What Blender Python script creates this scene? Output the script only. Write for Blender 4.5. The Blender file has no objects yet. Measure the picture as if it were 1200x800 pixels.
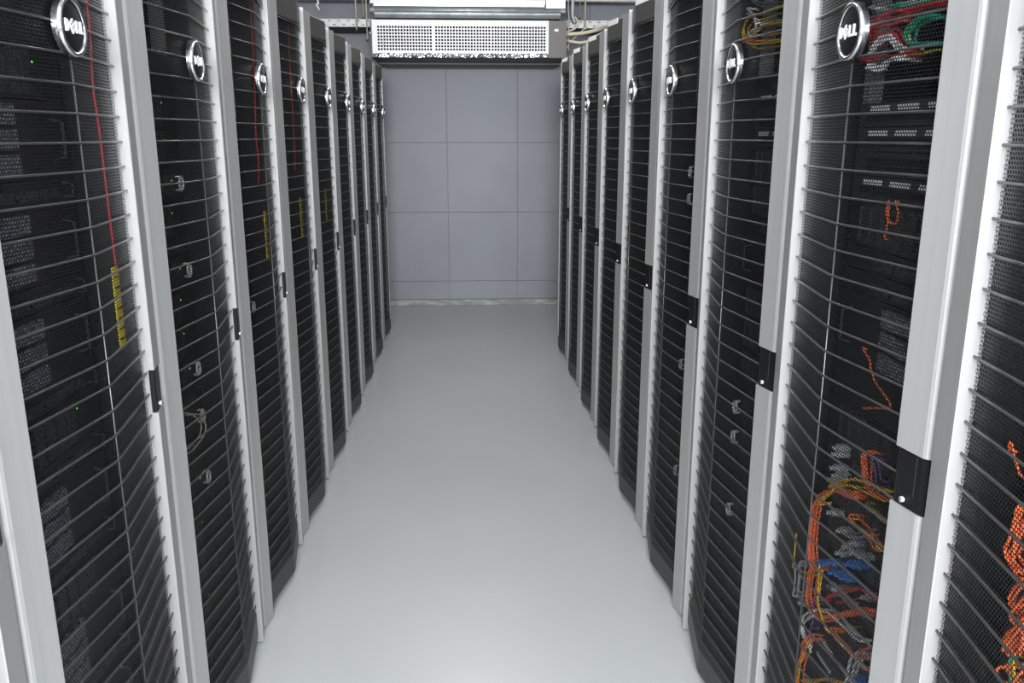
import bpy, bmesh, math, random
from mathutils import Vector, Matrix
import numpy as np

# ------------------------------------------------------------------ camera
scene = bpy.context.scene
C = scene.collection
cam_d = bpy.data.cameras.new('camera'); cam = bpy.data.objects.new('camera', cam_d); C.objects.link(cam)
cam_d.sensor_width = 36.0; cam_d.lens = 977.38 / 1200 * 36.0
cam_d.clip_start = 0.02
YAW, PITCH = 0.0517, 0.242
cam.location = (0, 0, 1.4575)
cam.rotation_euler = (math.pi / 2 - PITCH, 0.0, -YAW)
scene.camera = cam

# ------------------------------------------------------------------ light
scene.view_settings.view_transform = 'Standard'
scene.view_settings.look = 'None'
scene.view_settings.exposure = 0.0
scene.view_settings.gamma = 1.0
scene.view_settings.use_curve_mapping = False
w = bpy.data.worlds.new('world'); scene.world = w; w.use_nodes = True
w.node_tree.nodes['Background'].inputs[0].default_value = (0.8, 0.86, 1.0, 1)
w.node_tree.nodes['Background'].inputs[1].default_value = 0.3

def area(name, loc, target, sx, sy, power, col=(1, 1, 1)):
    d = bpy.data.lights.new(name, 'AREA'); d.shape = 'RECTANGLE'; d.size = sx; d.size_y = sy
    d.energy = power; d.color = col
    o = bpy.data.objects.new(name, d); C.objects.link(o); o.location = loc
    o.rotation_euler = (Vector(target) - Vector(loc)).to_track_quat('-Z', 'Y').to_euler()
    return o
area('rear_fill_light', (0, -2.6, 2.0), (0, 4.0, 1.2), 1.7, 1.3, 600, (0.93, 0.96, 1.0))  # added unseen fill behind the camera, whitens the camera-facing bar edges; no window there
for yy, pw in ((0.2, 10), (2.6, 10), (5.0, 27)):
    area('ceiling_lamp_light', (0, yy, 3.02), (0, yy, 0), 0.35, 1.3, pw, (1.0, 0.97, 0.92))
fl = bpy.data.lights.new('camera_flash', 'POINT'); fl.energy = 42; fl.shadow_soft_size = 0.03
fo = bpy.data.objects.new('camera_flash', fl); C.objects.link(fo); fo.location = (0.0, -0.05, 1.60)

# ------------------------------------------------------------------ materials
def mat(name, col, rough=0.5, metal=0.0, emit=None, estr=1.0, coat=0.0, spec=0.5):
    m = bpy.data.materials.new(name); m.use_nodes = True
    b = m.node_tree.nodes['Principled BSDF']
    b.inputs['Base Color'].default_value = (*col, 1); b.inputs['Roughness'].default_value = rough
    b.inputs['Metallic'].default_value = metal; b.inputs['Coat Weight'].default_value = coat
    b.inputs['Specular IOR Level'].default_value = spec
    if emit:
        b.inputs['Emission Color'].default_value = (*emit, 1); b.inputs['Emission Strength'].default_value = estr
    return m
def noisy(m, scale, c1, c2, stretch=(1, 1, 1), bump=0.0, lo=0.35, hi=0.65, rough=None):
    nt = m.node_tree; n = nt.nodes; l = nt.links; b = n['Principled BSDF']
    tc = n.new('ShaderNodeTexCoord'); mp = n.new('ShaderNodeMapping'); mp.inputs['Scale'].default_value = stretch
    nz = n.new('ShaderNodeTexNoise'); nz.inputs['Scale'].default_value = scale; nz.inputs['Detail'].default_value = 5
    cr = n.new('ShaderNodeValToRGB')
    cr.color_ramp.elements[0].color = (*c1, 1); cr.color_ramp.elements[1].color = (*c2, 1)
    cr.color_ramp.elements[0].position = lo; cr.color_ramp.elements[1].position = hi
    l.new(tc.outputs['Object'], mp.inputs[0]); l.new(mp.outputs[0], nz.inputs['Vector'])
    l.new(nz.outputs['Fac'], cr.inputs[0]); l.new(cr.outputs[0], b.inputs['Base Color'])
    if rough:
        mr = n.new('ShaderNodeMapRange'); mr.inputs['To Min'].default_value = rough[0]; mr.inputs['To Max'].default_value = rough[1]
        l.new(nz.outputs['Fac'], mr.inputs['Value']); l.new(mr.outputs[0], b.inputs['Roughness'])
    if bump:
        bp = n.new('ShaderNodeBump'); bp.inputs['Strength'].default_value = bump; bp.inputs['Distance'].default_value = 0.002
        l.new(nz.outputs['Fac'], bp.inputs['Height']); l.new(bp.outputs[0], b.inputs['Normal'])
    return m
M = {}
M['silver'] = noisy(mat('brushed_silver', (.6, .61, .62), .42, .35), 60, (.345, .348, .346), (.375, .378, .376), (1, 1, .02))
M['blackmesh'] = mat('black_perforated_steel', (.006, .0062, .0068), .42, 0, spec=.32)
M['rib'] = mat('black_rib_wire', (.030, .030, .031), .32, .12, spec=.6)
M['darkpanel'] = mat('charcoal_panel', (.044, .042, .040), .5, 0)
M['kick'] = mat('charcoal_kick', (.020, .023, .026), .45, 0)
M['cabinet'] = mat('black_cabinet', (.008, .008, .0085), .6, 0, spec=.3)
M['rail'] = mat('zinc_rail', (.50, .52, .55), .35, .7)
M['chrome'] = mat('chrome', (.62, .63, .65), .17, 1.0)
M['letter'] = mat('badge_letters', (.85, .86, .88), .3, .2)
M['disc'] = mat('black_disc', (.006, .006, .007), .25, 0)
M['handle'] = mat('black_handle', (.006, .0065, .007), .42, 0, spec=.3)
M['srv'] = mat('server_face', (.018, .019, .021), .45, .2)
M['srv2'] = mat('server_face_grey', (.045, .048, .052), .45, .2)
M['bay'] = noisy(mat('drive_grille', (.1, .11, .12), .4, .4), 160, (.012, .014, .016), (.09, .10, .115), (1, 1, 1), lo=.45, hi=.55)
M['paleblock'] = noisy(mat('pale_block', (.3, .33, .36), .4, .2), 120, (.06, .07, .085), (.30, .35, .39), (1, 1, 2.0), lo=.42, hi=.58)
M['ring'] = mat('silver_ring', (.85, .88, .90), .3, .3)
M['led_g'] = mat('led_green', (.1, .8, .1), .5, 0, (.15, 1, .1), 1.2)
M['led_a'] = mat('led_amber', (.9, .4, .05), .5, 0, (1, .45, .05), 1.2)
M['led_w'] = mat('led_white', (.9, .95, 1), .5, 0, (.85, .95, 1), 1.6)
M['label'] = mat('white_label', (.75, .75, .73), .6)
M['yellowtag'] = noisy(mat('yellow_tag', (.75, .58, .03), .5), 40, (.85, .66, .02), (.95, .78, .04))
CABLE = {'orange': (.95, .19, .06), 'yellow': (.88, .55, .02), 'olive': (.42, .42, .03), 'white': (.75, .75, .76),
         'red': (.66, .03, .035), 'blue': (.04, .22, .62), 'grey': (.35, .37, .40), 'violet': (.20, .10, .34),
         'green': (.01, .42, .24), 'tan': (.62, .55, .38)}
for k, v in CABLE.items(): M['c_' + k] = mat(k + '_cable_jacket', v, .45)
M['floor'] = noisy(mat('epoxy_floor', (.42, .43, .44), .3), 1.6, (.365, .378, .384), (.385, .397, .403))
M['wall'] = noisy(mat('wall_panel', (.2, .21, .23), .5), 2.2, (.185, .197, .218), (.205, .218, .24))
M['wallplain'] = mat('wall_paint', (.24, .25, .27), .7)
M['ceil'] = mat('ceiling_paint', (.55, .55, .54), .8)
M['seam'] = mat('panel_seam', (.17, .18, .20), .6)
M['base'] = noisy(mat('baseboard_grey', (.2, .2, .2), .5), 9, (.19, .19, .185), (.33, .33, .31), (1, 1, 3), lo=.45, hi=.7)
M['acwhite'] = mat('grille_white', (.70, .70, .70), .45)
M['acdark'] = mat('unit_casing_taupe', (.115, .105, .098), .5)
M['acunder'] = mat('unit_underside', (.065, .07, .075), .55)
M['galv'] = noisy(mat('galvanised_steel', (.5, .52, .53), .35, .7), 14, (.46, .50, .51), (.62, .65, .66))
M['tray'] = noisy(mat('cable_tray_zinc', (.42, .43, .41), .45, .3), 20, (.40, .41, .39), (.50, .51, .49))
M['trayin'] = mat('tray_shadow_steel', (.03, .032, .035), .6)
M['foil'] = mat('foil_tape', (.85, .86, .88), .16, 1.0)
M['rod'] = mat('cream_rod', (.50, .46, .36), .5)
M['creamcable'] = mat('cream_cable', (.62, .54, .40), .5)
M['duct_shade'] = mat('grille_shade_plate', (.004, .004, .009), .8, spec=0.0)  # near-black plate behind the grille: shade inside the duct put into the colour
M['lampglow'] = mat('lamp_tube', (1, 1, 1), .5, 0, (1, .97, .92), 3.0)

# ------------------------------------------------------------------ helpers
class MB:
    """collects shapes into one mesh"""
    def __init__(self): self.v = []; self.f = []; self.m = []; self.mats = []
    def _mi(self, m):
        if m not in self.mats: self.mats.append(m)
        return self.mats.index(m)
    def add(self, vs, fs, m):
        b = len(self.v); i = self._mi(m)
        self.v += [tuple(p) for p in vs]; self.f += [tuple(b + k for k in f) for f in fs]; self.m += [i] * len(fs)
    def box(self, x0, x1, y0, y1, z0, z1, m):
        x0, x1 = min(x0, x1), max(x0, x1); y0, y1 = min(y0, y1), max(y0, y1); z0, z1 = min(z0, z1), max(z0, z1)
        self.add([(x0, y0, z0), (x1, y0, z0), (x1, y1, z0), (x0, y1, z0), (x0, y0, z1), (x1, y0, z1), (x1, y1, z1), (x0, y1, z1)],
                 [(0, 3, 2, 1), (4, 5, 6, 7), (0, 1, 5, 4), (1, 2, 6, 5), (2, 3, 7, 6), (3, 0, 4, 7)], m)
    def prism_z(self, poly, z0, z1, m):          # poly (x,y) counter-clockwise
        n = len(poly)
        vs = [(x, y, z0) for x, y in poly] + [(x, y, z1) for x, y in poly]
        fs = [tuple(range(n - 1, -1, -1)), tuple(range(n, 2 * n))] + [(i, (i + 1) % n, n + (i + 1) % n, n + i) for i in range(n)]
        self.add(vs, fs, m)
    def prism_x(self, poly, x0, x1, m):          # poly (y,z)
        n = len(poly)
        vs = [(x0, y, z) for y, z in poly] + [(x1, y, z) for y, z in poly]
        fs = [tuple(range(n - 1, -1, -1)), tuple(range(n, 2 * n))] + [(i, (i + 1) % n, n + (i + 1) % n, n + i) for i in range(n)]
        self.add(vs, fs, m)
    def tube(self, pts, r, m, seg=8, closed=False):
        pts = [Vector(p) for p in pts]; n = len(pts); vs = []; fs = []
        up = None
        for i, p in enumerate(pts):
            if closed: t = pts[(i + 1) % n] - pts[i - 1]
            else: t = pts[min(i + 1, n - 1)] - pts[max(i - 1, 0)]
            t.normalize()
            if up is None:
                up = t.orthogonal().normalized()
            else:
                up = (up - t * up.dot(t)); up = up.normalized() if up.length > 1e-6 else t.orthogonal().normalized()
            s = t.cross(up)
            for k in range(seg):
                a = 2 * math.pi * k / seg
                vs.append(p + (up * math.cos(a) + s * math.sin(a)) * r)
        rng = n if closed else n - 1
        for i in range(rng):
            j = (i + 1) % n
            for k in range(seg):
                k2 = (k + 1) % seg
                fs.append((i * seg + k, i * seg + k2, j * seg + k2, j * seg + k))
        if not closed:
            fs.append(tuple(range(seg - 1, -1, -1))); fs.append(tuple((n - 1) * seg + k for k in range(seg)))
        self.add(vs, fs, m)
    def lathe_y(self, prof, m, seg=48, cx=0, cz=0):   # profile (r, y) round the local y axis
        n = len(prof); vs = []; fs = []
        for k in range(seg):
            a = 2 * math.pi * k / seg
            for r, y in prof: vs.append((cx + r * math.cos(a), y, cz + r * math.sin(a)))
        for k in range(seg):
            k2 = (k + 1) % seg
            for i in range(n - 1): fs.append((k * n + i, k2 * n + i, k2 * n + i + 1, k * n + i + 1))
        self.add(vs, fs, m)
    def mesh(self, name, smooth=False):
        me = bpy.data.meshes.new(name); me.from_pydata(self.v, [], self.f)
        for k in self.mats: me.materials.append(M[k])
        me.polygons.foreach_set('material_index', self.m)
        if smooth: me.polygons.foreach_set('use_smooth', [True] * len(self.f))
        me.update(); return me
    def build(self, name, parent=None, smooth=False, bevel=0.0):
        o = bpy.data.objects.new(name, self.mesh(name, smooth)); C.objects.link(o)
        if parent: o.parent = parent
        if bevel:
            b = o.modifiers.new('bevel', 'BEVEL'); b.width = bevel; b.segments = 2; b.limit_method = 'ANGLE'; b.angle_limit = .6
        return o
def tag(o, label=None, cat=None, group=None, kind=None):
    if label: o['label'] = label
    if cat: o['category'] = cat
    if group: o['group'] = group
    if kind: o['kind'] = kind
    return o
def empty(name, loc=(0, 0, 0), rz=0):
    o = bpy.data.objects.new(name, None); C.objects.link(o); o.location = loc; o.rotation_euler = (0, 0, rz)
    o.empty_display_size = .1; return o
KIDS = {}
def kid(parent, o): KIDS.setdefault(parent.name, []).append(o); o.parent = parent; return o
def copy_tree(o, parent=None, skip=()):
    c = o.copy(); C.objects.link(c)
    if parent: kid(parent, c)
    for ch in KIDS.get(o.name, []):
        if ch.name.split('.')[0] not in skip: copy_tree(ch, c)
    return c
def spline(pts, k=5):
    pts = [Vector(p) for p in pts]
    if len(pts) < 3: return pts
    P = [pts[0] * 2 - pts[1]] + pts + [pts[-1] * 2 - pts[-2]]; out = []
    for i in range(1, len(P) - 2):
        for s in range(k):
            t = s / k
            out.append(.5 * ((2 * P[i]) + (P[i + 1] - P[i - 1]) * t + (2 * P[i - 1] - 5 * P[i] + 4 * P[i + 1] - P[i + 2]) * t * t
                       + (3 * P[i] - P[i - 1] - 3 * P[i + 1] + P[i + 2]) * t ** 3))
    out.append(pts[-1]); return out

# ------------------------------------------------------------------ the room
YW = 7.27; XL, XR = -2.3, 2.3; YB = -3.2; ZC = 3.15
def struct(name, mb, **k):
    o = mb.build(name, **k); o['kind'] = 'structure'; return o
m = MB(); m.box(XL, XR, YB, YW, -.1, 0, 'floor'); struct('floor', m)
m = MB(); m.box(XL, XR, YB, YW, ZC, ZC + .1, 'ceil'); struct('ceiling', m)
m = MB(); m.box(XL - .1, XL, YB, YW, 0, ZC, 'wallplain'); struct('wall_left', m)
m = MB(); m.box(XR, XR + .1, YB, YW, 0, ZC, 'wallplain'); struct('wall_right', m)
m = MB(); m.box(XL, XR, YB - .1, YB, 0, ZC, 'wallplain'); struct('wall_front', m)
# back wall: flush metal panels with dark joints
m = MB(); m.box(XL, XR, YW + .012, YW + .1, 0, ZC, 'seam')
xs = [-.174 + .597 * k for k in range(-4, 5)]; zs = [.054, .215, .815, 1.40, 2.0, 2.6, ZC]
xs = [XL] + [x for x in xs if XL + .05 < x < XR - .05] + [XR]
for i in range(len(xs) - 1):
    for j in range(len(zs) - 1):
        g = .0016
        m.box(xs[i] + g, xs[i + 1] - g, YW + .001, YW + .014, zs[j] + g, zs[j + 1] - g, 'wall')
struct('wall_back', m, bevel=.001)
m = MB(); m.box(XL, XR, YW - .012, YW, 0, .050, 'base'); struct('baseboard_back', m, bevel=.003)

# ------------------------------------------------------------------ one rack: built in its own frame
# x to the viewer's right when facing it, -y out into the aisle, z up
H = 1.932; HW = .301; B0 = .235           # height, half width of the door, inner edge of a silver bar
def yv(x): 
    t = abs(x) / B0
    return -.011 + .030 * (math.sqrt(t * t + .0025) - .05) / (math.sqrt(1.0025) - .05)
Z0, Z1 = .118, 1.846
def perforated_mesh():
    p = .0062; rh = p * math.sqrt(3) / 2; nx = int(2 * B0 / p); nz = int((Z1 - Z0) / rh)
    R = p / math.sqrt(3); r = R * .70
    ang = np.array([math.pi / 6 + k * math.pi / 3 for k in range(6)])
    j, i = np.meshgrid(np.arange(nz), np.arange(nx), indexing='ij')
    cx = (-B0 + p / 2 + i * p + (j % 2) * p / 2).ravel(); cz = (Z0 + rh * .6 + j * rh).ravel()
    ok = cx < B0 - p * .3; cx = cx[ok]; cz = cz[ok]; n = len(cx)
    ca, sa = np.cos(ang), np.sin(ang)
    X = np.concatenate([cx[:, None] + R * ca, cx[:, None] + r * ca], 1)
    Z = np.concatenate([cz[:, None] + R * sa, cz[:, None] + r * sa], 1)
    t = np.abs(X) / B0
    Y = -.011 + .030 * (np.sqrt(t * t + .0025) - .05) / (math.sqrt(1.0025) - .05)
    V = np.stack([X, Y, Z], -1).reshape(-1, 3)
    base = (np.arange(n) * 12)[:, None, None]
    q = np.array([[k, (k + 1) % 6, 6 + (k + 1) % 6, 6 + k] for k in range(6)])
    F = (base + q[None]).reshape(-1, 4)
    me = bpy.data.meshes.new('perforated_panel')
    me.vertices.add(len(V)); me.vertices.foreach_set('co', V.ravel().astype(np.float32))
    me.loops.add(F.size); me.loops.foreach_set('vertex_index', F.ravel().astype(np.int32))
    me.polygons.add(len(F)); me.polygons.foreach_set('loop_start', (np.arange(len(F)) * 4).astype(np.int32))
    me.polygons.foreach_set('loop_total', np.full(len(F), 4, dtype=np.int32))
    me.materials.append(M['blackmesh']); me.update(calc_edges=True); return me

proto = empty('server_rack')
# cabinet: hollow box behind the door
m = MB(); D0, D1 = .052, 1.05
m.box(-HW, -HW + .018, D0, D1, .02, H - .012, 'cabinet'); m.box(HW - .018, HW, D0, D1, .02, H - .012, 'cabinet')
m.box(-HW, HW, D1 - .015, D1, .02, H - .012, 'cabinet'); m.box(-HW, HW, D0, D1, H - .03, H - .012, 'cabinet')
m.box(-HW, HW, D0, D1, .02, .04, 'cabinet')
for sx in (-1, 1):
    m.box(sx * .215, sx * .285, .09, .15, 0, .02, 'cabinet'); m.box(sx * .215, sx * .285, .93, .99, 0, .02, 'cabinet')
cabinet = kid(proto, m.build('cabinet'))
# mounting rails with square holes
for sx in (-1, 1):
    m = MB(); xa, xb = sx * .2225, sx * .2445
    m.box(sx * .2445, sx * .247, .123, .16, .045, H - .04, 'rail')
    z = .06
    m.box(xa, sx * .2285, .123, .1245, .045, H - .04, 'rail'); m.box(sx * .2385, xb, .123, .1245, .045, H - .04, 'rail')
    while z < H - .07:
        m.box(sx * .2285, sx * .2385, .123, .1245, z, z + .0060, 'rail'); z += .01587
    kid(proto, m.build('mounting_rail'))
# door
door_m = MB()
for sx in (-1, 1): door_m.box(sx * .2335, sx * .296, .024, .046, .02, H - .02, 'cabinet')
door_m.box(-.226, .226, .024, .046, H - .06, H - .02, 'cabinet'); door_m.box(-.226, .226, .024, .046, .02, .08, 'cabinet')
door = kid(proto, door_m.build('door'))
pp = bpy.data.objects.new('perforated_panel', perforated_mesh()); C.objects.link(pp); kid(door, pp)
# ribs: bent wires following the door's fold, one upright wire along the fold
m = MB(); off = -.0045
for k in range(40):
    z = 1.8433 - .0441 * k
    pts = [(x, yv(x) + off, z) for x in (-B0, -.16, -.08, -.03, -.012, 0, .012, .03, .08, .16, B0)]
    m.tube(pts, .0021, 'rib', 6)
m.tube([(0, -.011 - .0040, Z0), (0, -.011 - .0040, 1.57)], .0017, 'rib', 6)
kid(door, m.build('rib_grille', smooth=True))
# silver side bars: proud at the inner edge, falling back to a rounded outer edge
def bar_poly(sx, full=True):
    if full: P_ = [(.235, .030), (.235, .0015), (.2365, 0), (.239, .0004), (.291, .0100), (.2955, .0125), (.2990, .0165), (.3008, .022), (.3008, .030)]
    else: P_ = [(.235, .030), (.235, .0115), (.2990, .0195), (.3008, .030)]
    P_ = [(sx * x, y) for x, y in P_]
    a = sum(P_[i][0] * P_[(i + 1) % len(P_)][1] - P_[(i + 1) % len(P_)][0] * P_[i][1] for i in range(len(P_)))
    return P_ if a > 0 else P_[::-1]
LZ0, LZ1 = .922, 1.010
m = MB(); m.prism_z(bar_poly(-1), .005, H, 'silver'); kid(door, m.build('side_bar', smooth=False))
m = MB(); m.prism_z(bar_poly(1), .005, LZ0, 'silver'); m.prism_z(bar_poly(1), LZ1, H, 'silver'); m.prism_z(bar_poly(1, False), LZ0, LZ1, 'silver')
kid(door, m.build('side_bar'))
# folded header and kick plate
def folded(zlist, name, key, lip=0):
    # zlist: (z, setback) rows from bottom to top, following the fold of the door, solid
    X = [-B0, -.008, .008, B0]; mm = MB(); rows = []
    def yy(x): return -.020 + .034 * max(0, abs(x) - .008) / (B0 - .008)
    vs = []
    for z, s in zlist:
        for x in X: vs.append((x, yy(x) + s, z))
    n = len(zlist); fs = []
    for a in range(n - 1):
        for b in range(3): fs.append((a * 4 + b, a * 4 + b + 1, (a + 1) * 4 + b + 1, (a + 1) * 4 + b))
    o0 = len(vs)
    for z, s in (zlist[0], zlist[-1]):
        for x in X: vs.append((x, .026, z))
    for b in range(3):
        fs.append((b + 1, b, o0 + b, o0 + b + 1)); t = (n - 1) * 4
        fs.append((t + b, t + b + 1, o0 + 4 + b + 1, o0 + 4 + b))
        fs.append((o0 + b + 1, o0 + b, o0 + 4 + b, o0 + 4 + b + 1))
    t = (n - 1) * 4
    fs.append(tuple([a * 4 for a in range(n)] + [o0 + 4, o0])); fs.append(tuple([o0 + 3, o0 + 7] + [a * 4 + 3 for a in range(n - 1, -1, -1)]))
    mm.add(vs, fs, key); return mm
kid(door, folded([(1.847, .004), (1.851, 0), (1.926, 0), (1.931, .006)], 'header_panel', 'darkpanel').build('header_panel'))
mk = folded([(.026, .003), (.030, 0), (.098, 0), (.119, .012)], 'kick_plate', 'kick')
kid(door, mk.build('kick_plate'))
# handle in the gap of the right hand bar
m = MB()
m.prism_z([(.2375, .012), (.2375, .0035), (.2440, .0030), (.2900, .0120), (.2985, .0165), (.2990, .0200)], LZ0 + .0005, LZ1 - .0005, 'handle')
m.prism_z([(.246, .006), (.246, .0018), (.281, .0085), (.281, .012)], LZ0 + .022, LZ1 - .004, 'handle')
hd = kid(door, m.build('handle', bevel=.0008))
m = MB(); m.lathe_y([(.0045, .006), (.0045, .0010), (.0030, .0006), (.0001, .0006)], 'rail', 20, .262, LZ0 + .012)
lk = m.build('lock_core', smooth=True); lk['label'] = 'small round steel lock'; kid(door, lk)
# badge: chrome ring with a black disc and raised letters
BZ = 1.618; BY = -.028
m = MB(); m.lathe_y([(.0445, -.013), (.0445, BY + .006), (.0432, BY + .001), (.0405, BY - .0005), (.0375, BY + .001), (.0365, BY + .004)], 'chrome', 64, 0, BZ)
m.lathe_y([(.0370, BY + .0035), (.0300, BY + .0020), (.012, BY + .0010), (.0001, BY + .0008)], 'disc', 64, 0, BZ)
badge = kid(proto, m.build('badge', smooth=True))
def letters():
    mm = MB(); s = .0178; yb, yf = BY + .0018, BY - .0002
    def poly(pts, hole=None):
        n = len(pts); vs = [(x * s, yf, BZ + z * s) for x, z in pts] + [(x * s, yb, BZ + z * s) for x, z in pts]
        fs = [tuple(range(n)), tuple(range(2 * n - 1, n - 1, -1))] + [(i, n + i, n + (i + 1) % n, (i + 1) % n) for i in range(n)]
        mm.add(vs, fs, 'letter')
    def quad(x0, x1, z0, z1): poly([(x0, z0), (x1, z0), (x1, z1), (x0, z1)])
    # D
    quad(-1.72, -1.50, -.5, .5)
    arc = [(-1.50 + .48 * math.sin(a), .5 * math.cos(a)) for a in [math.pi * k / 10 for k in range(11)]]
    arc2 = [(-1.50 + .26 * math.sin(a), .29 * math.cos(a)) for a in [math.pi * k / 10 for k in range(11)]]
    for i in range(10): poly([arc2[i], arc2[i + 1], arc[i + 1], arc[i]])
    # E, tipped over
    a = math.radians(38); ca, sa = math.cos(a), math.sin(a)
    def R(x, z): return (-.42 + x * ca - z * sa, x * sa + z * ca)
    def rq(x0, x1, z0, z1): poly([R(x0, z0), R(x1, z0), R(x1, z1), R(x0, z1)])
    rq(-.42, -.20, -.48, .48)
    for z in (-.48, -.10, .28): rq(-.20, .40, z, z + .20)
    # L L
    for x in (.22, 1.04): quad(x, x + .24, -.5, .5); quad(x + .24, x + .70, -.5, -.28)
    return mm
kid(badge, letters().build('lettering'))

L_OR = ['nearest', 'second', 'third', 'fourth', 'fifth', 'sixth', 'seventh', 'eighth', 'ninth', 'tenth']
XLF, XRF = -.6211, .633
def rack_pose(row, n):
    c = (2.218 if row == 'L' else 2.217) + .606 * n - .235
    return ((XLF, c, 0), math.pi / 2) if row == 'L' else ((XRF, c, 0), -math.pi / 2)
RACKS = {}
first = True
for row, rng in (('L', range(-2, 8)), ('R', range(-2, 7))):
    for n in rng:
        loc, rz = rack_pose(row, n)
        o = proto if first else copy_tree(proto)
        first = False
        o.location = loc; o.rotation_euler = (0, 0, rz); RACKS[(row, n)] = o
for (row, n), o in RACKS.items():
    k = n + 2; side = 'left' if row == 'L' else 'right'; tot = 10 if row == 'L' else 9
    last = k == tot - 1
    where = 'nearest the camera' if k == 0 else ('farthest one' if last else L_OR[k] + ' from the camera')
    extra = {('R', -1): ' with a bright cable tangle low inside', ('R', -2): ' with orange cables inside', ('L', -1): ' with a red cable and yellow tag inside',
             ('L', -2): ', only a sliver in view', ('R', 0): ' with yellow cables near its top', ('L', 0): ' with chrome rings inside'}.get((row, n), '')
    tag(o, ('black mesh-door server rack with silver bars, %s in the %s row' % (where, side)) if k not in (0,1) else 'rack%s, %s in %s row' % (extra, where, side), 'server rack', 'server racks of the %s row' % side)
    if row == 'R' and 1 <= n:
        mm = MB(); mm.prism_z([(.008, -.0216), (.135, -.0026), (.135, -.0012), (.008, -.0202)], 1.912, 1.934, 'label')
        pl = mm.build('name_plate'); pl['label'] = 'blank white label strip on the header'; kid(o, pl)
        pl.scale = (1, 1, 1)
# ------------------------------------------------------------------ servers
U = .0441
def srv_box(name, u, key='srv'):
    """root empty with body and front; origin at bottom centre of the face"""
    h = u * U - .0015; r = empty(name)
    mm = MB(); mm.box(-.218, .218, .006, .62, .001, h - .001, 'cabinet'); kid(r, mm.build('chassis'))
    mm = MB(); mm.box(-.2405, .2405, 0, .0055, 0, h, key); kid(r, mm.build('front_panel', bevel=.001))
    return r, h
def part(r, mb, name, **k): return kid(r, mb.build(name, **k))
PRO = {}
r, h = srv_box('rack_server', 2)                       # drive bays
mm = MB()
for k in range(8):
    x = -.185 + k * .040
    mm.box(x, x + .036, -.006, 0, .006, h - .006, 'bay'); mm.box(x + .002, x + .007, -.009, -.006, .010, h - .010, 'srv2')
part(r, mm, 'drive_bays')
mm = MB(); mm.box(.150, .153, -.001, 0, .06, .063, 'led_g'); part(r, mm, 'status_light'); PRO['bays'] = (r, 2)
r, h = srv_box('rack_server', 2)                       # ring handles at both ears
for sx in (-1, 1):
    mm = MB(); mm.tube([(sx * .198 + .0135 * math.cos(a), -.014, h / 2 + .0165 * math.sin(a)) for a in [math.pi * 2 * k / 20 for k in range(20)]], .0034, 'ring', 8, True)
    mm.box(sx * .198 - .004, sx * .198 + .004, -.014, 0, h / 2 + .014, h / 2 + .019, 'ring'); mm.box(sx * .198 - .004, sx * .198 + .004, -.014, 0, h / 2 - .019, h / 2 - .014, 'ring')
    part(r, mm, 'ring_handle', smooth=True)
mm = MB()
for k in range(20): mm.box(-.16 + k * .015, -.152 + k * .015, -.002, 0, .015, h - .015, 'bay')
part(r, mm, 'vent_slots')
mm = MB(); mm.box(.166, .169, -.001, 0, .05, .053, 'led_g'); mm.box(.172, .175, -.001, 0, .05, .053, 'led_a'); part(r, mm, 'status_light'); PRO['rings'] = (r, 2)
r, h = srv_box('rack_server', 1)                       # thin unit
mm = MB()
for k in range(4): mm.box(-.12 + k * .08, -.05 + k * .08, -.003, 0, .008, h - .016, 'bay')
part(r, mm, 'drive_bays')
mm = MB(); mm.tube([(.205, 0, .008), (.205, -.018, .010), (.205, -.018, h - .01), (.205, 0, h - .008)], .0024, 'srv2', 6)
part(r, mm, 'pull_handle'); mm = MB(); mm.box(.176, .179, -.001, 0, .02, .0225, 'led_w'); part(r, mm, 'status_light'); PRO['thin'] = (r, 1)
r, h = srv_box('rack_server', 3)                       # storage shelf with pale grille blocks
mm = MB()
for j in range(3): mm.box(-.055, .055, -.010, 0, .010 + j * .040, .042 + j * .040, 'paleblock')
part(r, mm, 'grille_block')
for sx in (-1, 1):
    mm = MB(); mm.tube([(sx * .19, 0, .03), (sx * .19, -.02, .035), (sx * .19, -.02, h - .035), (sx * .19, 0, h - .03)], .003, 'srv2', 6)
    part(r, mm, 'pull_handle'); PRO['storage'] = (r, 3)
r, h = srv_box('blank_unit', 2); kid_l = None; PRO['blank'] = (r, 2)
r, h = srv_box('patch_bay', 1, 'srv2')               # ports
mm = MB()
for k in range(24): mm.box(-.205 + k * .0172, -.192 + k * .0172, -.0015, 0, .010, .024, 'cabinet')
part(r, mm, 'port_row')
mm = MB()
for k in range(4): mm.box(-.195 + k * .1, -.125 + k * .1, -.0012, 0, .028, .037, 'label')
part(r, mm, 'label_strip'); PRO['patch'] = (r, 1)
r, h = srv_box('network_switch', 1, 'srv2')
mm = MB()
for k in range(24):
    for j in range(2): mm.box(-.19 + k * .0150, -.178 + k * .0150, -.0015, 0, .006 + j * .016, .018 + j * .016, 'cabinet')
part(r, mm, 'port_row'); mm = MB()
for k in range(6): mm.box(.19 + (k % 3) * .008, .192 + (k % 3) * .008, -.001, 0, .012 + (k // 3) * .014, .014 + (k // 3) * .014, 'led_g')
part(r, mm, 'status_light'); PRO['switch'] = (r, 1)
DESC = {'bays': ('drive-bay server', 'server'), 'rings': ('ring-handled server', 'server'), 'thin': ('thin black server', 'server'),
        'storage': ('pale-grilled storage unit', 'storage unit'), 'blank': ('plain black blank unit', 'blank panel'),
        'patch': ('white-labelled patch bay', 'patch bay'), 'switch': ('grey two-row switch', 'network switch')}
ORD = ['lowest', 'second lowest', 'third lowest', 'fourth lowest', 'fifth lowest', 'sixth lowest', 'seventh lowest', 'eighth lowest', 'ninth lowest', 'tenth lowest', 'eleventh lowest', 'twelfth lowest', 'thirteenth lowest', 'fourteenth lowest', 'fifteenth lowest']
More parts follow.
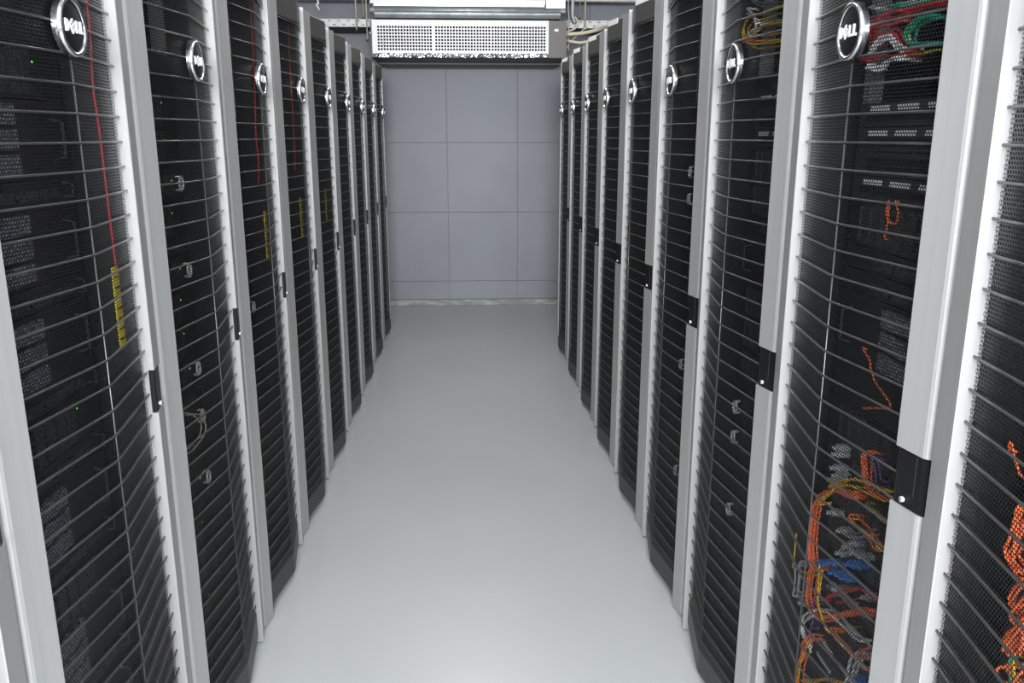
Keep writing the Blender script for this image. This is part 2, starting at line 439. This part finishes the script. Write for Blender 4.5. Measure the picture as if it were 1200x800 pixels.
LAY = {
 ('L', -1): ['blank','bays','thin','storage','thin','storage','bays','thin','storage','thin','bays','thin','storage','thin','storage','thin','storage','bays','blank','blank','bays'],
 ('L', 0): ['blank','bays','thin','bays','bays','thin','rings','bays','rings','thin','rings','bays','bays','rings','thin','bays','rings','bays','bays','blank'],
 ('R', -1): ['blank','patch','switch','patch','switch','patch','patch','switch','bays','thin','switch','bays','bays','thin','bays','blank','storage','thin','thin','bays','patch','switch','patch','patch'],
 ('R', -2): ['blank','switch','patch','patch','switch','bays','patch','switch','patch','bays','thin','bays','thin','bays','storage','bays','bays','blank','bays'],
 ('R', 0): ['blank','bays','thin','bays','rings','thin','blank','rings','rings','thin','bays','bays','bays','storage','thin','bays','bays','patch','switch','patch','thin'],
 ('R', 1): ['blank','bays','rings','bays','thin','bays','bays','rings','thin','bays','thin','bays','bays','thin','bays','rings','rings','bays','blank'],
 ('L', 1): ['blank','bays','thin','bays','bays','thin','bays','blank','bays','bays','rings','thin','bays','bays','blank','bays','bays','bays'],
}
GEN = ['blank','bays','bays','thin','bays','bays','storage','bays','thin','bays','bays','blank','bays','bays','bays','bays','blank']
used = set()
PLAIN = {'L': 'left', 'R': 'right'}
for (row, n), rk in RACKS.items():
    k = n + 2; rn = '%s rack of the %s row' % (L_OR[k], PLAIN[row])
    if n >= 4: continue
    z = .062; cnt = {}
    for kind in LAY.get((row, n), GEN):
        src, u = PRO[kind]
        if z + u * U > H - .075: break
        if kind in used: o = copy_tree(src)
        else: o = src; used.add(kind)
        o.location = rk.matrix_basis @ Vector((0, .1165, z)); o.rotation_euler = rk.rotation_euler
        cnt[kind] = cnt.get(kind, 0) + 1
        o['label'] = '%s %s inside the %s' % (ORD[cnt[kind] - 1], DESC[kind][0], rn); o['category'] = DESC[kind][1]
        o['group'] = '%s units in the %s' % (kind, rn)
        z += u * U
for kind, (src, u) in PRO.items():
    assert kind in used, kind
# ------------------------------------------------------------------ patch cables inside the racks
random.seed(7)
CABLES = {
 ('R', -1): [
  ('tall upright bundle', 'orange', 2.6, 7, [(-0.045, 0.085, 0.796), (-0.134, 0.085, 0.767), (-0.190, 0.085, 0.716), (-0.196, 0.085, 0.664), (-0.195, 0.085, 0.616), (-0.177, 0.085, 0.576)]),
  ('looping bundle', 'orange', 2.6, 7, [(-0.180, 0.090, 0.574), (-0.194, 0.090, 0.516), (-0.183, 0.090, 0.486), (-0.139, 0.090, 0.485), (-0.091, 0.090, 0.515), (0.023, 0.090, 0.597), (0.064, 0.090, 0.623)]),
  ('stub above the tangle', 'orange', 2.4, 4, [(-0.009, 0.085, 0.900), (-0.006, 0.085, 0.868), (0.006, 0.085, 0.846), (0.046, 0.085, 0.841)]),
  ('upper arc', 'yellow', 1.9, 2, [(-0.129, 0.080, 0.777), (-0.081, 0.080, 0.809), (-0.035, 0.080, 0.832), (0.022, 0.080, 0.850), (0.093, 0.080, 0.867)]),
  ('second arc', 'yellow', 1.9, 2, [(-0.183, 0.080, 0.719), (-0.134, 0.080, 0.767), (-0.090, 0.080, 0.798), (-0.040, 0.080, 0.820), (0.030, 0.080, 0.842), (0.084, 0.080, 0.852)]),
  ('far-side loop', 'yellow', 1.9, 1, [(-0.339, 0.075, 0.613), (-0.325, 0.075, 0.569), (-0.302, 0.075, 0.539), (-0.260, 0.075, 0.530), (-0.181, 0.075, 0.560), (-0.132, 0.075, 0.582)]),
  ('upright line', 'yellow', 1.9, 2, [(-0.118, 0.075, 0.611), (-0.117, 0.075, 0.571), (-0.114, 0.075, 0.534), (-0.089, 0.075, 0.517), (-0.062, 0.075, 0.503)]),
  ('olive knot', 'olive', 2.2, 3, [(-0.015, 0.100, 0.796), (0.024, 0.100, 0.801), (0.062, 0.100, 0.799)]),
  ('slanting line', 'yellow', 2.4, 1, [(-0.049, 0.085, 0.749), (-0.021, 0.085, 0.749), (0.006, 0.085, 0.752), (0.039, 0.085, 0.755), (0.073, 0.085, 0.748)]),
  ('slanting pair', 'orange', 2.4, 2, [(-0.043, 0.088, 0.755), (-0.007, 0.088, 0.752), (0.041, 0.088, 0.749), (0.074, 0.088, 0.743)]),
  ('white slant', 'white', 2.6, 2, [(-0.139, 0.085, 0.501), (-0.086, 0.085, 0.526), (-0.052, 0.085, 0.536), (-0.008, 0.085, 0.542), (0.044, 0.085, 0.550)]),
  ('olive slant', 'olive', 2.0, 1, [(-0.064, 0.090, 0.539), (-0.038, 0.090, 0.541), (-0.012, 0.090, 0.543)]),
  ('lower slant', 'yellow', 2.3, 2, [(-0.081, 0.085, 0.485), (-0.045, 0.085, 0.487), (-0.015, 0.085, 0.490), (0.021, 0.085, 0.494), (0.061, 0.085, 0.504)]),
  ('lower slanting pair', 'orange', 2.3, 2, [(-0.065, 0.082, 0.498), (-0.027, 0.082, 0.503), (0.003, 0.082, 0.505), (0.039, 0.082, 0.507), (0.088, 0.082, 0.559)]),
  ('short white slant', 'white', 2.6, 1, [(-0.056, 0.078, 0.500), (-0.025, 0.078, 0.504), (-0.010, 0.078, 0.503)]),
  ('crossing by the blue plugs', 'red', 2.2, 1, [(-0.179, 0.095, 0.576), (-0.112, 0.095, 0.615), (-0.051, 0.095, 0.655)]),
  ('crossing lines', 'red', 2.2, 2, [(-0.142, 0.095, 0.526), (-0.076, 0.095, 0.577), (-0.014, 0.095, 0.621)]),
  ('short crossing', 'red', 2.2, 1, [(-0.089, 0.095, 0.547), (-0.023, 0.095, 0.593), (0.043, 0.095, 0.644)]),
  ('crossing fan', 'orange', 2.3, 2, [(-0.158, 0.095, 0.517), (-0.077, 0.095, 0.581), (-0.008, 0.095, 0.625), (0.057, 0.095, 0.639)]),
  ('pale end bundle', 'white', 3.0, 3, [(0.048, 0.085, 0.514), (0.030, 0.085, 0.483), (0.024, 0.085, 0.445), (0.023, 0.085, 0.416)]),
  ('bottom-left bunch', 'orange', 2.3, 4, [(-0.162, 0.080, 0.418), (-0.172, 0.080, 0.376), (-0.191, 0.080, 0.331), (-0.191, 0.080, 0.288), (-0.192, 0.080, 0.245)]),
  ('bottom-left strand', 'yellow', 2.2, 1, [(-0.143, 0.075, 0.427), (-0.166, 0.075, 0.386), (-0.181, 0.075, 0.343), (-0.185, 0.075, 0.297)]),
  ('bottom crossing', 'yellow', 2.0, 2, [(-0.193, 0.080, 0.296), (-0.136, 0.080, 0.335), (-0.076, 0.080, 0.382), (-0.008, 0.080, 0.422)]),
  ('white clump', 'white', 2.4, 3, [(-0.147, 0.078, 0.494), (-0.184, 0.078, 0.457), (-0.196, 0.078, 0.423), (-0.174, 0.078, 0.410), (-0.146, 0.078, 0.404)]),
  ('left clump', 'grey', 2.4, 3, [(-0.287, 0.085, 0.538), (-0.311, 0.085, 0.504), (-0.315, 0.085, 0.476), (-0.282, 0.085, 0.465)]),
  ('violet stub', 'violet', 2.0, 2, [(0.001, 0.090, 0.894), (0.018, 0.090, 0.878), (0.032, 0.090, 0.857)]),
  ('violet stub lower down', 'violet', 2.0, 2, [(-0.180, 0.088, 0.494), (-0.170, 0.088, 0.466), (-0.179, 0.088, 0.423)]),
  ('grey slant', 'grey', 2.4, 3, [(-0.123, 0.100, 0.557), (-0.067, 0.100, 0.572), (-0.013, 0.100, 0.582), (0.037, 0.100, 0.591)]),
  ('pale slant', 'white', 2.4, 1, [(-0.129, 0.100, 0.567), (-0.076, 0.100, 0.578), (-0.031, 0.100, 0.582)]),
  ('upper clump', 'grey', 2.4, 3, [(-0.114, 0.100, 0.699), (-0.060, 0.100, 0.713), (0.009, 0.100, 0.750)]),
  ('open loop', 'orange', 2.2, 1, [(-0.046, 0.110, 1.347), (-0.030, 0.110, 1.328), (-0.038, 0.110, 1.309), (-0.062, 0.110, 1.313), (-0.073, 0.110, 1.333), (-0.066, 0.110, 1.345), (-0.064, 0.110, 1.307), (-0.068, 0.110, 1.282)]),
  ('zigzag', 'orange', 2.0, 1, [(-0.106, 0.110, 1.069), (-0.075, 0.110, 1.054), (-0.069, 0.110, 1.040), (-0.045, 0.110, 1.021), (-0.011, 0.110, 1.009), (0.017, 0.110, 0.996), (-0.005, 0.110, 0.985), (-0.079, 0.110, 0.961)]),
  ('top strands', 'green', 3.0, 2, [(-0.086, 0.080, 1.673), (-0.038, 0.080, 1.663), (0.010, 0.080, 1.662), (0.064, 0.080, 1.661)]),
  ('curling arc', 'green', 3.0, 3, [(0.079, 0.080, 1.632), (0.034, 0.080, 1.631), (0.003, 0.080, 1.622), (-0.007, 0.080, 1.608), (0.017, 0.080, 1.595), (0.079, 0.080, 1.591)]),
  ('curl', 'tan', 2.4, 1, [(0.029, 0.078, 1.639), (0.002, 0.078, 1.631), (-0.008, 0.078, 1.615), (0.004, 0.078, 1.601), (0.040, 0.078, 1.588)]),
  ('rising strands', 'red', 2.8, 3, [(-0.158, 0.080, 1.638), (-0.122, 0.080, 1.648), (-0.074, 0.080, 1.647), (-0.035, 0.080, 1.649)]),
  ('top strands', 'red', 2.8, 2, [(-0.039, 0.085, 1.648), (0.003, 0.085, 1.650), (0.067, 0.085, 1.649)]),
  ('knotted strands', 'red', 2.8, 3, [(-0.154, 0.080, 1.620), (-0.117, 0.080, 1.625), (-0.076, 0.080, 1.631), (-0.049, 0.080, 1.612), (-0.017, 0.080, 1.590)]),
  ('knotted strands', 'white', 3.2, 3, [(-0.146, 0.078, 1.605), (-0.111, 0.078, 1.619), (-0.076, 0.078, 1.623), (-0.050, 0.078, 1.610), (-0.013, 0.078, 1.593)]),
  ('lower crossing', 'red', 2.4, 1, [(-0.181, 0.080, 1.591), (-0.109, 0.080, 1.589), (-0.038, 0.080, 1.587), (0.005, 0.080, 1.588)]),
  ('lower clump', 'white', 3.2, 2, [(-0.139, 0.080, 1.582), (-0.094, 0.080, 1.575), (-0.060, 0.080, 1.583), (-0.027, 0.080, 1.586)]),
  ('top strand', 'white', 2.2, 2, [(-0.188, 0.090, 1.679), (-0.115, 0.090, 1.663), (-0.057, 0.090, 1.664), (0.022, 0.090, 1.657)]),
  ('lower strand', 'olive', 2.2, 1, [(-0.041, 0.090, 1.590), (0.009, 0.090, 1.583), (0.058, 0.090, 1.586)]),
 ],
 ('R', -2): [
  ('hooked bundle', 'orange', 2.6, 5, [(-0.187, 0.085, 0.986), (-0.194, 0.085, 0.958), (-0.195, 0.085, 0.933), (-0.198, 0.085, 0.912), (-0.185, 0.085, 0.904), (-0.165, 0.085, 0.905)]),
  ('coiled bundle', 'orange', 2.6, 7, [(-0.159, 0.085, 0.892), (-0.178, 0.085, 0.871), (-0.187, 0.085, 0.848), (-0.171, 0.085, 0.840), (-0.151, 0.085, 0.857)]),
  ('lower knot', 'orange', 2.6, 5, [(-0.144, 0.080, 0.859), (-0.159, 0.080, 0.835), (-0.175, 0.080, 0.812), (-0.181, 0.080, 0.795), (-0.168, 0.080, 0.814), (-0.148, 0.080, 0.832), (-0.143, 0.080, 0.811)]),
  ('bottom strand', 'green', 2.2, 1, [(-0.175, 0.085, 0.781), (-0.175, 0.085, 0.765), (-0.167, 0.085, 0.747)]),
  ('bottom strand', 'yellow', 2.2, 1, [(-0.170, 0.085, 0.790), (-0.169, 0.085, 0.770), (-0.158, 0.085, 0.754)]),
  ('bottom loop', 'orange', 2.3, 2, [(-0.179, 0.080, 0.770), (-0.173, 0.080, 0.757), (-0.147, 0.080, 0.768), (-0.136, 0.080, 0.795)]),
  ('short upper line', 'orange', 2.0, 1, [(-0.287, 0.100, 1.041), (-0.263, 0.100, 1.052), (-0.234, 0.100, 1.017), (-0.210, 0.100, 1.022)]),
 ],
 ('R', 0): [
  ('large loop', 'yellow', 2.4, 3, [(0.002, 0.085, 1.737), (-0.122, 0.085, 1.738), (-0.223, 0.085, 1.743), (-0.266, 0.085, 1.724), (-0.253, 0.085, 1.698), (-0.170, 0.085, 1.677), (0.007, 0.085, 1.663)]),
  ('inner loop', 'yellow', 2.4, 2, [(-0.224, 0.085, 1.687), (-0.189, 0.085, 1.707), (-0.117, 0.085, 1.714), (-0.003, 0.085, 1.708)]),
  ('middle line', 'yellow', 2.4, 1, [(-0.240, 0.085, 1.701), (-0.112, 0.085, 1.691), (0.013, 0.085, 1.684)]),
  ('upper clump', 'white', 3.0, 2, [(-0.253, 0.080, 1.768), (-0.209, 0.080, 1.750), (-0.180, 0.080, 1.734)]),
  ('inner clump', 'white', 3.0, 2, [(-0.200, 0.080, 1.704), (-0.150, 0.080, 1.711), (-0.140, 0.080, 1.721)]),
  ('short stub', 'green', 2.8, 1, [(-0.049, 0.085, 1.721), (-0.018, 0.085, 1.703), (0.008, 0.085, 1.707)]),
  ('lower line', 'orange', 2.4, 1, [(-0.264, 0.080, 1.691), (-0.196, 0.080, 1.688), (-0.119, 0.080, 1.680)]),
  ('top strands', 'grey', 2.0, 3, [(-0.303, 0.090, 1.795), (-0.179, 0.090, 1.770), (-0.026, 0.090, 1.755)]),
 ],
 ('L', 0): [
  ('ring', 'tan', 2.2, 2, [(0.060, 0.090, 0.772), (0.121, 0.090, 0.746), (0.153, 0.090, 0.707), (0.132, 0.090, 0.685), (0.060, 0.090, 0.680), (0.009, 0.090, 0.686)]),
 ],
 ('L', -1): [
  ('upright line', 'red', 2.0, 1, [(0.275, 0.060, 1.704), (0.263, 0.060, 1.636), (0.249, 0.060, 1.546), (0.254, 0.060, 1.471), (0.255, 0.060, 1.393), (0.256, 0.060, 1.314), (0.258, 0.060, 1.224), (0.264, 0.060, 1.156)]),
 ],
 ('L', 1): [
  ('upright line', 'red', 2.0, 1, [(0.316, 0.060, 1.890), (0.276, 0.060, 1.720), (0.239, 0.060, 1.561), (0.219, 0.060, 1.454), (0.228, 0.060, 1.373), (0.208, 0.060, 1.306)]),
 ],
 ('L', 2): [
  ('upright line', 'red', 2.0, 1, [(0.242, 0.060, 1.867), (0.225, 0.060, 1.709), (0.224, 0.060, 1.551), (0.217, 0.060, 1.421), (0.203, 0.060, 1.323)]),
 ],
}
PLUGS_B = [(-0.152, 0.6), (-0.107, 0.626), (-0.031, 0.664), (-0.008, 0.675), (-0.096, 0.61), (-0.067, 0.621), (-0.045, 0.627), (0.045, 0.466)]
PLUGS_W = [(-0.139, 0.72), (-0.092, 0.703), (-0.061, 0.685), (-0.036, 0.706), (-0.086, 0.658), (0.001, 0.697), (-0.085, 0.58), (-0.032, 0.687), (0.032, 0.631), (-0.141, 0.858), (-0.142, 0.844), (-0.144, 0.814), (-0.133, 0.802), (-0.15, 0.786), (0.034, 0.516), (-0.234, 0.459)]
RODS = [(-0.823, 6.7, 2.222, 0.0055, 'cream threaded rod hanging left of the duct unit, leftmost of three'), (-0.787, 6.85, 2.326, 0.004, 'thin cream rod hanging left of the duct unit, middle of three'), (-0.734, 6.6, 2.139, 0.0045, 'cream threaded rod ending low beside the grille unit, rightmost of three'), (0.91, 6.75, 2.251, 0.007, 'cream rod right of the duct unit passing down to the slotted tray'), (0.901, 7.0, 2.356, 0.003, 'thin dark-ended rod right of the duct unit, in the middle')]
LINES = [('conduit_pipe', [(0.804, 6.72, 2.634), (0.808, 6.72, 2.423), (0.809, 6.72, 2.344), (0.83, 6.72, 2.29)], 0.015, 'tray', 'thick pale grey pipe dropping beside the duct unit on its right', 'pipe'), ('cable_bundle', [(0.754, 6.62, 2.196), (0.778, 6.6, 2.196), (0.887, 6.6, 2.206), (0.986, 6.62, 2.23), (1.063, 6.7, 2.258), (1.158, 6.8, 2.283)], 0.014, 'creamcable', 'upper cream cable bundle curving from the duct to the slotted tray', 'cable'), ('cable_bundle', [(0.755, 6.62, 2.151), (0.789, 6.58, 2.141), (0.854, 6.58, 2.134), (0.918, 6.58, 2.146), (0.972, 6.6, 2.179), (1.048, 6.68, 2.225), (1.142, 6.78, 2.268)], 0.011, 'creamcable', 'lower cream cable bundle sagging from the duct to the slotted tray', 'cable'), ('cable_bundle', [(0.766, 6.66, 2.564), (0.769, 6.66, 2.384), (0.777, 6.66, 2.294), (0.772, 6.66, 2.203), (0.777, 6.66, 2.08)], 0.005, 'tray', 'thin grey cable hanging straight beside the right end of the duct unit', 'cable'), ('cable_bundle', [(0.819, 6.64, 2.322), (0.839, 6.64, 2.286), (0.821, 6.64, 2.243), (0.782, 6.64, 2.225), (0.756, 6.64, 2.213)], 0.007, 'creamcable', 'short cream cable looping below the pale grey pipe', 'cable'), ('cable_bundle', [(0.884, 6.63, 2.236), (0.833, 6.63, 2.188), (0.782, 6.63, 2.138), (0.751, 6.63, 2.089)], 0.004, 'creamcable', 'thin cream cable running slantwise down to the grille unit', 'cable'), ('hanging_hook', [(-1.085, 6.6, 2.457), (-1.081, 6.6, 2.41), (-1.095, 6.6, 2.386), (-1.083, 6.6, 2.369), (-1.078, 6.6, 2.351)], 0.006, 'acwhite', 'small white hook hanging above the left racks by the back wall', 'hook')]
WHERE = {('R', -1): ('second right rack', None), ('R', -2): ('nearest right rack', None), ('R', 0): ('third right rack', None),
         ('L', 0): ('third left rack', None), ('L', -1): ('second left rack', None), ('L', 1): ('fourth left rack', None), ('L', 2): ('fifth left rack', None)}
for key, L in CABLES.items():
    rk = RACKS[key]; MW = Matrix.Translation(rk.location) @ Matrix.Rotation(rk.rotation_euler.z, 4, 'Z')
    for desc, col, rad, cnt, pts in L:
        z = sum(p[2] for p in pts) / len(pts); pos = 'high' if z > 1.35 else ('low' if z < .88 else 'midway')
        col2 = {'tan': 'beige', 'olive': 'olive yellow'}.get(col, col)
        desc = desc.replace(col + ' ', '').replace('olive ', ''); rn = WHERE[key][0]
        for s in range(cnt):
            sp = rad * .001 * math.sqrt(cnt) * 1.5 if cnt > 1 else 0
            ox, oy, oz = random.uniform(-sp, sp), random.uniform(-.010, .010) if cnt > 1 else 0, random.uniform(-sp, sp)
            q = []
            for (x, y, zz) in pts:
                x = max(-.262, min(.262, x + ox + random.uniform(-1, 1) * .0035 * (cnt > 1)))
                q.append((x, min(.104, max(.062, y + oy)) if y > .062 else y, zz + oz + random.uniform(-1, 1) * .0035 * (cnt > 1)))
            if .079 < pts[0][1]:                     # plug end reaches back to the unit's face
                a = q[0]; q = [(a[0], .112, a[2] - .002)] + q
                a = q[-1]; q = q + [(a[0], .112, a[2] - .002)]
            mb = MB(); mb.tube([MW @ p for p in spline(q, 5)], rad * .001, 'c_' + col, 7)
            o = mb.build('patch_cable', smooth=True)
            nm = 'bunch of %s' % col2
            tag(o, '%s cable of the %s %s in the %s' % (col2, desc, pos, rn), 'cable', '%s cables of the %s %s in the %s' % (col2, desc, pos, rn) if cnt > 1 else None)
# plugs: blue and pale connectors in the tangle of the second right rack
def plug(key, x, z, w_, h_, col, lab, ly=.084):
    rk = RACKS[key]; e = empty('cable_plug', rk.matrix_basis @ Vector((x, ly, z)), rk.rotation_euler.z)
    mb = MB(); mb.box(-w_ / 2, w_ / 2, 0, .026, -h_ / 2, h_ / 2, col); kid(e, mb.build('plug_body', bevel=.002))
    mb = MB(); mb.box(-w_ * .2, w_ * .2, -.010, 0, -h_ * .3, h_ * .3, col); kid(e, mb.build('strain_relief', bevel=.001))
    tag(e, lab, 'plug', lab.replace(' in the', 's in the'))
for x, z in PLUGS_B: plug(('R', -1), x, z, .022, .009, 'c_blue', 'blue cable plug in the low tangle of the second right rack')
for x, z in PLUGS_W: plug(('R', -1), x, z, .016, .012, 'c_grey', 'pale grey plug in the low tangle of the second right rack', .090)
# yellow tags on the red cables of the left racks
for n in (-1, 1, 2, 3):
    rk = RACKS[('L', n)]
    e = empty('yellow_tag', rk.matrix_basis @ Vector((.2405, .052, 1.06)), rk.rotation_euler.z)
    mb = MB(); mb.box(-.0215, .0215, 0, .0015, 0, .155, 'yellowtag'); kid(e, mb.build('tag_sheet'))
    mb = MB()
    for k in range(7): mb.box(-.017, .017, -.0004, 0, 0.014 + k * .020, .017 + k * .020, 'cabinet')
    kid(e, mb.build('printed_bars'))
    tag(e, 'tall yellow tag by the far edge of the %s rack of the left row' % L_OR[n + 2], 'tag', None)
# ------------------------------------------------------------------ air conditioning units over the aisle's end
def perf_plate(mb, x0, x1, z0, z1, y, cols, z_rows, key, hole=.0125, t=.004):
    """plate at y with square holes: cols = list of hole centre x, z_rows = list of hole centre z"""
    h = hole / 2; zr = sorted(z_rows); cx = sorted(cols)
    zz = z0
    for z in zr:
        mb.box(x0, x1, y, y + t, zz, z - h, key); xx = x0
        for x in cx:
            mb.box(xx, x - h, y, y + t, z - h, z + h, key); xx = x + h
        mb.box(xx, x1, y, y + t, z - h, z + h, key); zz = z + h
    mb.box(x0, x1, y, y + t, zz, z1, key)
YF = 6.545
cols = []
for a, b in ((-.645, -.262), (-.222, .170), (.195, .580)):
    cols += [a + (b - a) * k / 18 for k in range(19)]
ac = empty('air_conditioner', (.02, 6.9, 2.02))
def acp(mb, name, **k):
    o = mb.build(name, **k); o.parent = ac; o.matrix_parent_inverse = Matrix.Translation(ac.location).inverted(); return o
mb = MB(); mb.box(-.705, .748, YF + .006, YW - .02, 2.022, 2.284, 'acdark'); mb.box(-.705, .748, YF + .010, YW - .02, 2.018, 2.022, 'acunder')
acp(mb, 'casing', bevel=.003)
mb = MB(); mb.box(-.672, .600, YF - .0035, YF + .004, 2.058, 2.262, 'duct_shade'); acp(mb, 'grille_shade_plate')
mb = MB(); perf_plate(mb, -.682, .611, 2.046, 2.281, YF - .012, cols, [2.076 + .0222 * k for k in range(8)], 'acwhite', .0148)
mb.box(-.692, -.682, YF - .012, YF + .004, 2.046, 2.281, 'acwhite'); acp(mb, 'grille')
mb = MB(); mb.box(-.69, .745, YW - .30, YW - .012, 2.004, 2.018, 'acdark'); mb.box(-.66, .72, YW - .05, YW - .010, 1.992, 2.004, 'acunder'); acp(mb, 'rear_flange', bevel=.002)
mb = MB(); mb.box(.655, .685, YF + .003, YF + .006, 2.208, 2.226, 'label'); lb = acp(mb, 'rating_label'); lb['label'] = 'small white label on the casing'
# crinkled foil tape along the lower edge of the grille
random.seed(3); mb = MB(); nx = 150; rows = 5; vs = []; fs = []
for j in range(rows):
    for i in range(nx + 1):
        x = -.665 + 1.262 * i / nx
        vs.append((x, YF - .016 - random.uniform(0, .007), 2.019 + .030 * j / (rows - 1) + random.uniform(-.0025, .0025)))
b0 = len(vs)
for j in range(rows - 1):
    for i in range(nx): a = j * (nx + 1) + i; fs.append((a, a + 1, a + nx + 2, a + nx + 1))
mb.add(vs, fs, 'foil'); fo_ = acp(mb, 'foil_tape'); fo_['label'] = 'crinkled silver foil tape'
sm = fo_.modifiers.new('thick', 'SOLIDIFY'); sm.thickness = .003; sm.offset = -1
tag(ac, 'white perforated-grille ventilation unit with taupe casing above the far end of the aisle', 'air conditioner')
# upper unit
au = empty('air_conditioner', (0, 6.9, 2.29))
tag(au, 'upper galvanised duct unit, cut by the top of the photo, above the white grille unit', 'air conditioner')
def aup(mb, name, **k):
    o = mb.build(name, **k); o.parent = au; o.matrix_parent_inverse = Matrix.Translation(au.location).inverted(); return o
mb = MB()
mb.prism_x([(YF + .03, 2.296), (YF + .02, 2.300), (YF + .004, 2.322), (YF + .010, 2.330), (YF - .008, 2.334), (YF - .014, 2.345), (YF - .008, 2.362), (YF + .03, 2.366), (YW - .05, 2.366), (YW - .05, 2.296)][::-1], -.672, .70, 'galv')
mb.prism_x([(YF - .008, 2.334), (YF - .014, 2.345), (YF - .008, 2.362), (YF + .03, 2.366), (YF + .03, 2.334)][::-1], -.702, .735, 'galv')
aup(mb, 'duct_flange', bevel=.002)
mb = MB(); mb.box(-.69, .73, YF + .03, YW - .05, 2.366, 2.75, 'acdark'); aup(mb, 'casing')
mb = MB(); mb.box(-.66, .56, YF + .008, YF + .03, 2.40, 2.72, 'duct_shade'); aup(mb, 'grille_shade_plate')
mb = MB(); perf_plate(mb, -.700, .585, 2.394, 2.74, YF - .004, cols, [2.432 + .0222 * k for k in range(12)], 'acwhite', .0148); aup(mb, 'grille')
mb = MB(); mb.box(-.672, .578, YF - .006, YF + .006, 2.377, 2.394, 'galv')
for k in range(9): mb.box(-.585 + k * .151, -.578 + k * .151, YF - .0075, YF - .006, 2.384, 2.389, 'trayin')
aup(mb, 'screw_lip')
mb = MB(); mb.box(.590, .735, YF - .002, YF + .03, 2.366, 2.72, 'galv'); aup(mb, 'side_plate', bevel=.003)
# ------------------------------------------------------------------ cable trays, rods and cables near the back wall
def slot_tray(x0, x1, y0, y1, z0, z1):
    mb = MB(); t = .003
    xs_ = []; x = x0 + .05
    while x < x1 - .03: xs_.append(x); x += .072
    za, zb = z0 + .014, z1 - .012
    # front face with two staggered rows of slots
    def strip(zc, offs):
        xx = x0
        for x in xs_:
            x = x + offs
            if x + .014 > x1: break
            mb.box(xx, x - .011, y0, y0 + t, zc - .003, zc + .003, 'tray'); xx = x + .011
        mb.box(xx, x1, y0, y0 + t, zc - .003, zc + .003, 'tray')
    mb.box(x0, x1, y0, y0 + t, z0, za - .003, 'tray'); strip(za, .036); mb.box(x0, x1, y0, y0 + t, za + .003, zb - .003, 'tray')
    strip(zb, 0); mb.box(x0, x1, y0, y0 + t, zb + .003, z1, 'tray')
    mb.box(x0, x1, y0 + .012, y0 + .014, z0 + .004, z1 - .004, 'trayin')
    mb.box(x0, x1, y0 + t, y1, z0, z0 + .003, 'trayin'); mb.box(x0, x1, y1 - t, y1, z0, z1, 'tray')
    return mb
o = slot_tray(-1.16, -.71, 6.80, 7.22, 2.262, 2.318).build('cable_tray'); tag(o, 'slotted zinc cable tray left of the white grille unit', 'cable tray')
o = slot_tray(.76, 1.16, 6.80, 7.22, 2.262, 2.318).build('cable_tray'); tag(o, 'slotted zinc cable tray right of the white grille unit', 'cable tray')
for x0, x1, nm in ((-1.35, -.72, 'left'), (.78, 1.4, 'right')):
    mb = MB(); mb.box(x0, x1, 7.02, 7.16, 2.492, 2.53, 'tray'); mb.box(x0, x1, 7.016, 7.02, 2.486, 2.494, 'rod')
    o = mb.build('trunking', bevel=.002); tag(o, 'cream trunking rail at the top of the photo, %s of the duct unit' % nm, 'trunking')
def stick(name, pts, r, key, lab, cat, k=1, smooth=True):
    mb = MB(); mb.tube(spline(pts, 6) if k > 1 else pts, r, key, 8); o = mb.build(name, smooth=smooth); tag(o, lab, cat); return o
for x, y, zb, r, lab in RODS:
    e = empty('threaded_rod', (x, y, zb)); tag(e, lab, 'rod')
    mb = MB(); mb.tube([(0, 0, 0), (0, 0, ZC - zb)], r, 'rod', 8); kid(e, mb.build('rod', smooth=True))
    mb = MB(); mb.tube([(0, 0, -.004), (0, 0, .010)], r * 2.0, 'trayin' if r < .006 else 'rod', 6); kid(e, mb.build('nut'))
for nm, pts, r, key, lab, cat in LINES:
    if nm == 'hanging_hook': pts = [(pts[0][0], pts[0][1], ZC)] + pts
    stick(nm, pts, r, key, lab, cat, 2)
mb = MB(); mb.tube([(-.748, 7.02, 2.24), (-.748, 6.90, 2.24), (-.715, 6.62, 2.20)], .009, 'trayin', 6); mb.lathe_y([(.0001, 6.606), (.011, 6.608), (.011, 6.62)], 'chrome', 12, -.715, 2.20)
o = mb.build('tray_bracket'); tag(o, 'dark bracket arm with a bright bolt left of the white grille unit', 'bracket')
# ceiling lamps (above the frame): housing with tubes
for yy in (.2, 2.6, 5.0):
    e = empty('ceiling_lamp', (0, yy, ZC))
    mb = MB(); mb.box(-.2, .2, -.68, .68, -.06, 0, 'acwhite'); kid(e, mb.build('housing', bevel=.004))
    mb = MB()
    for x in (-.1, .1): mb.tube([(x, -.62, -.075), (x, .62, -.075)], .013, 'lampglow', 10)
    kid(e, mb.build('tubes', smooth=True))
    tag(e, 'white twin-tube ceiling lamp above the aisle %s' % {.2: 'near the camera', 2.6: 'in the middle of the rows', 5.0: 'by the grille unit'}[yy], 'lamp')
bpy.context.view_layer.update()
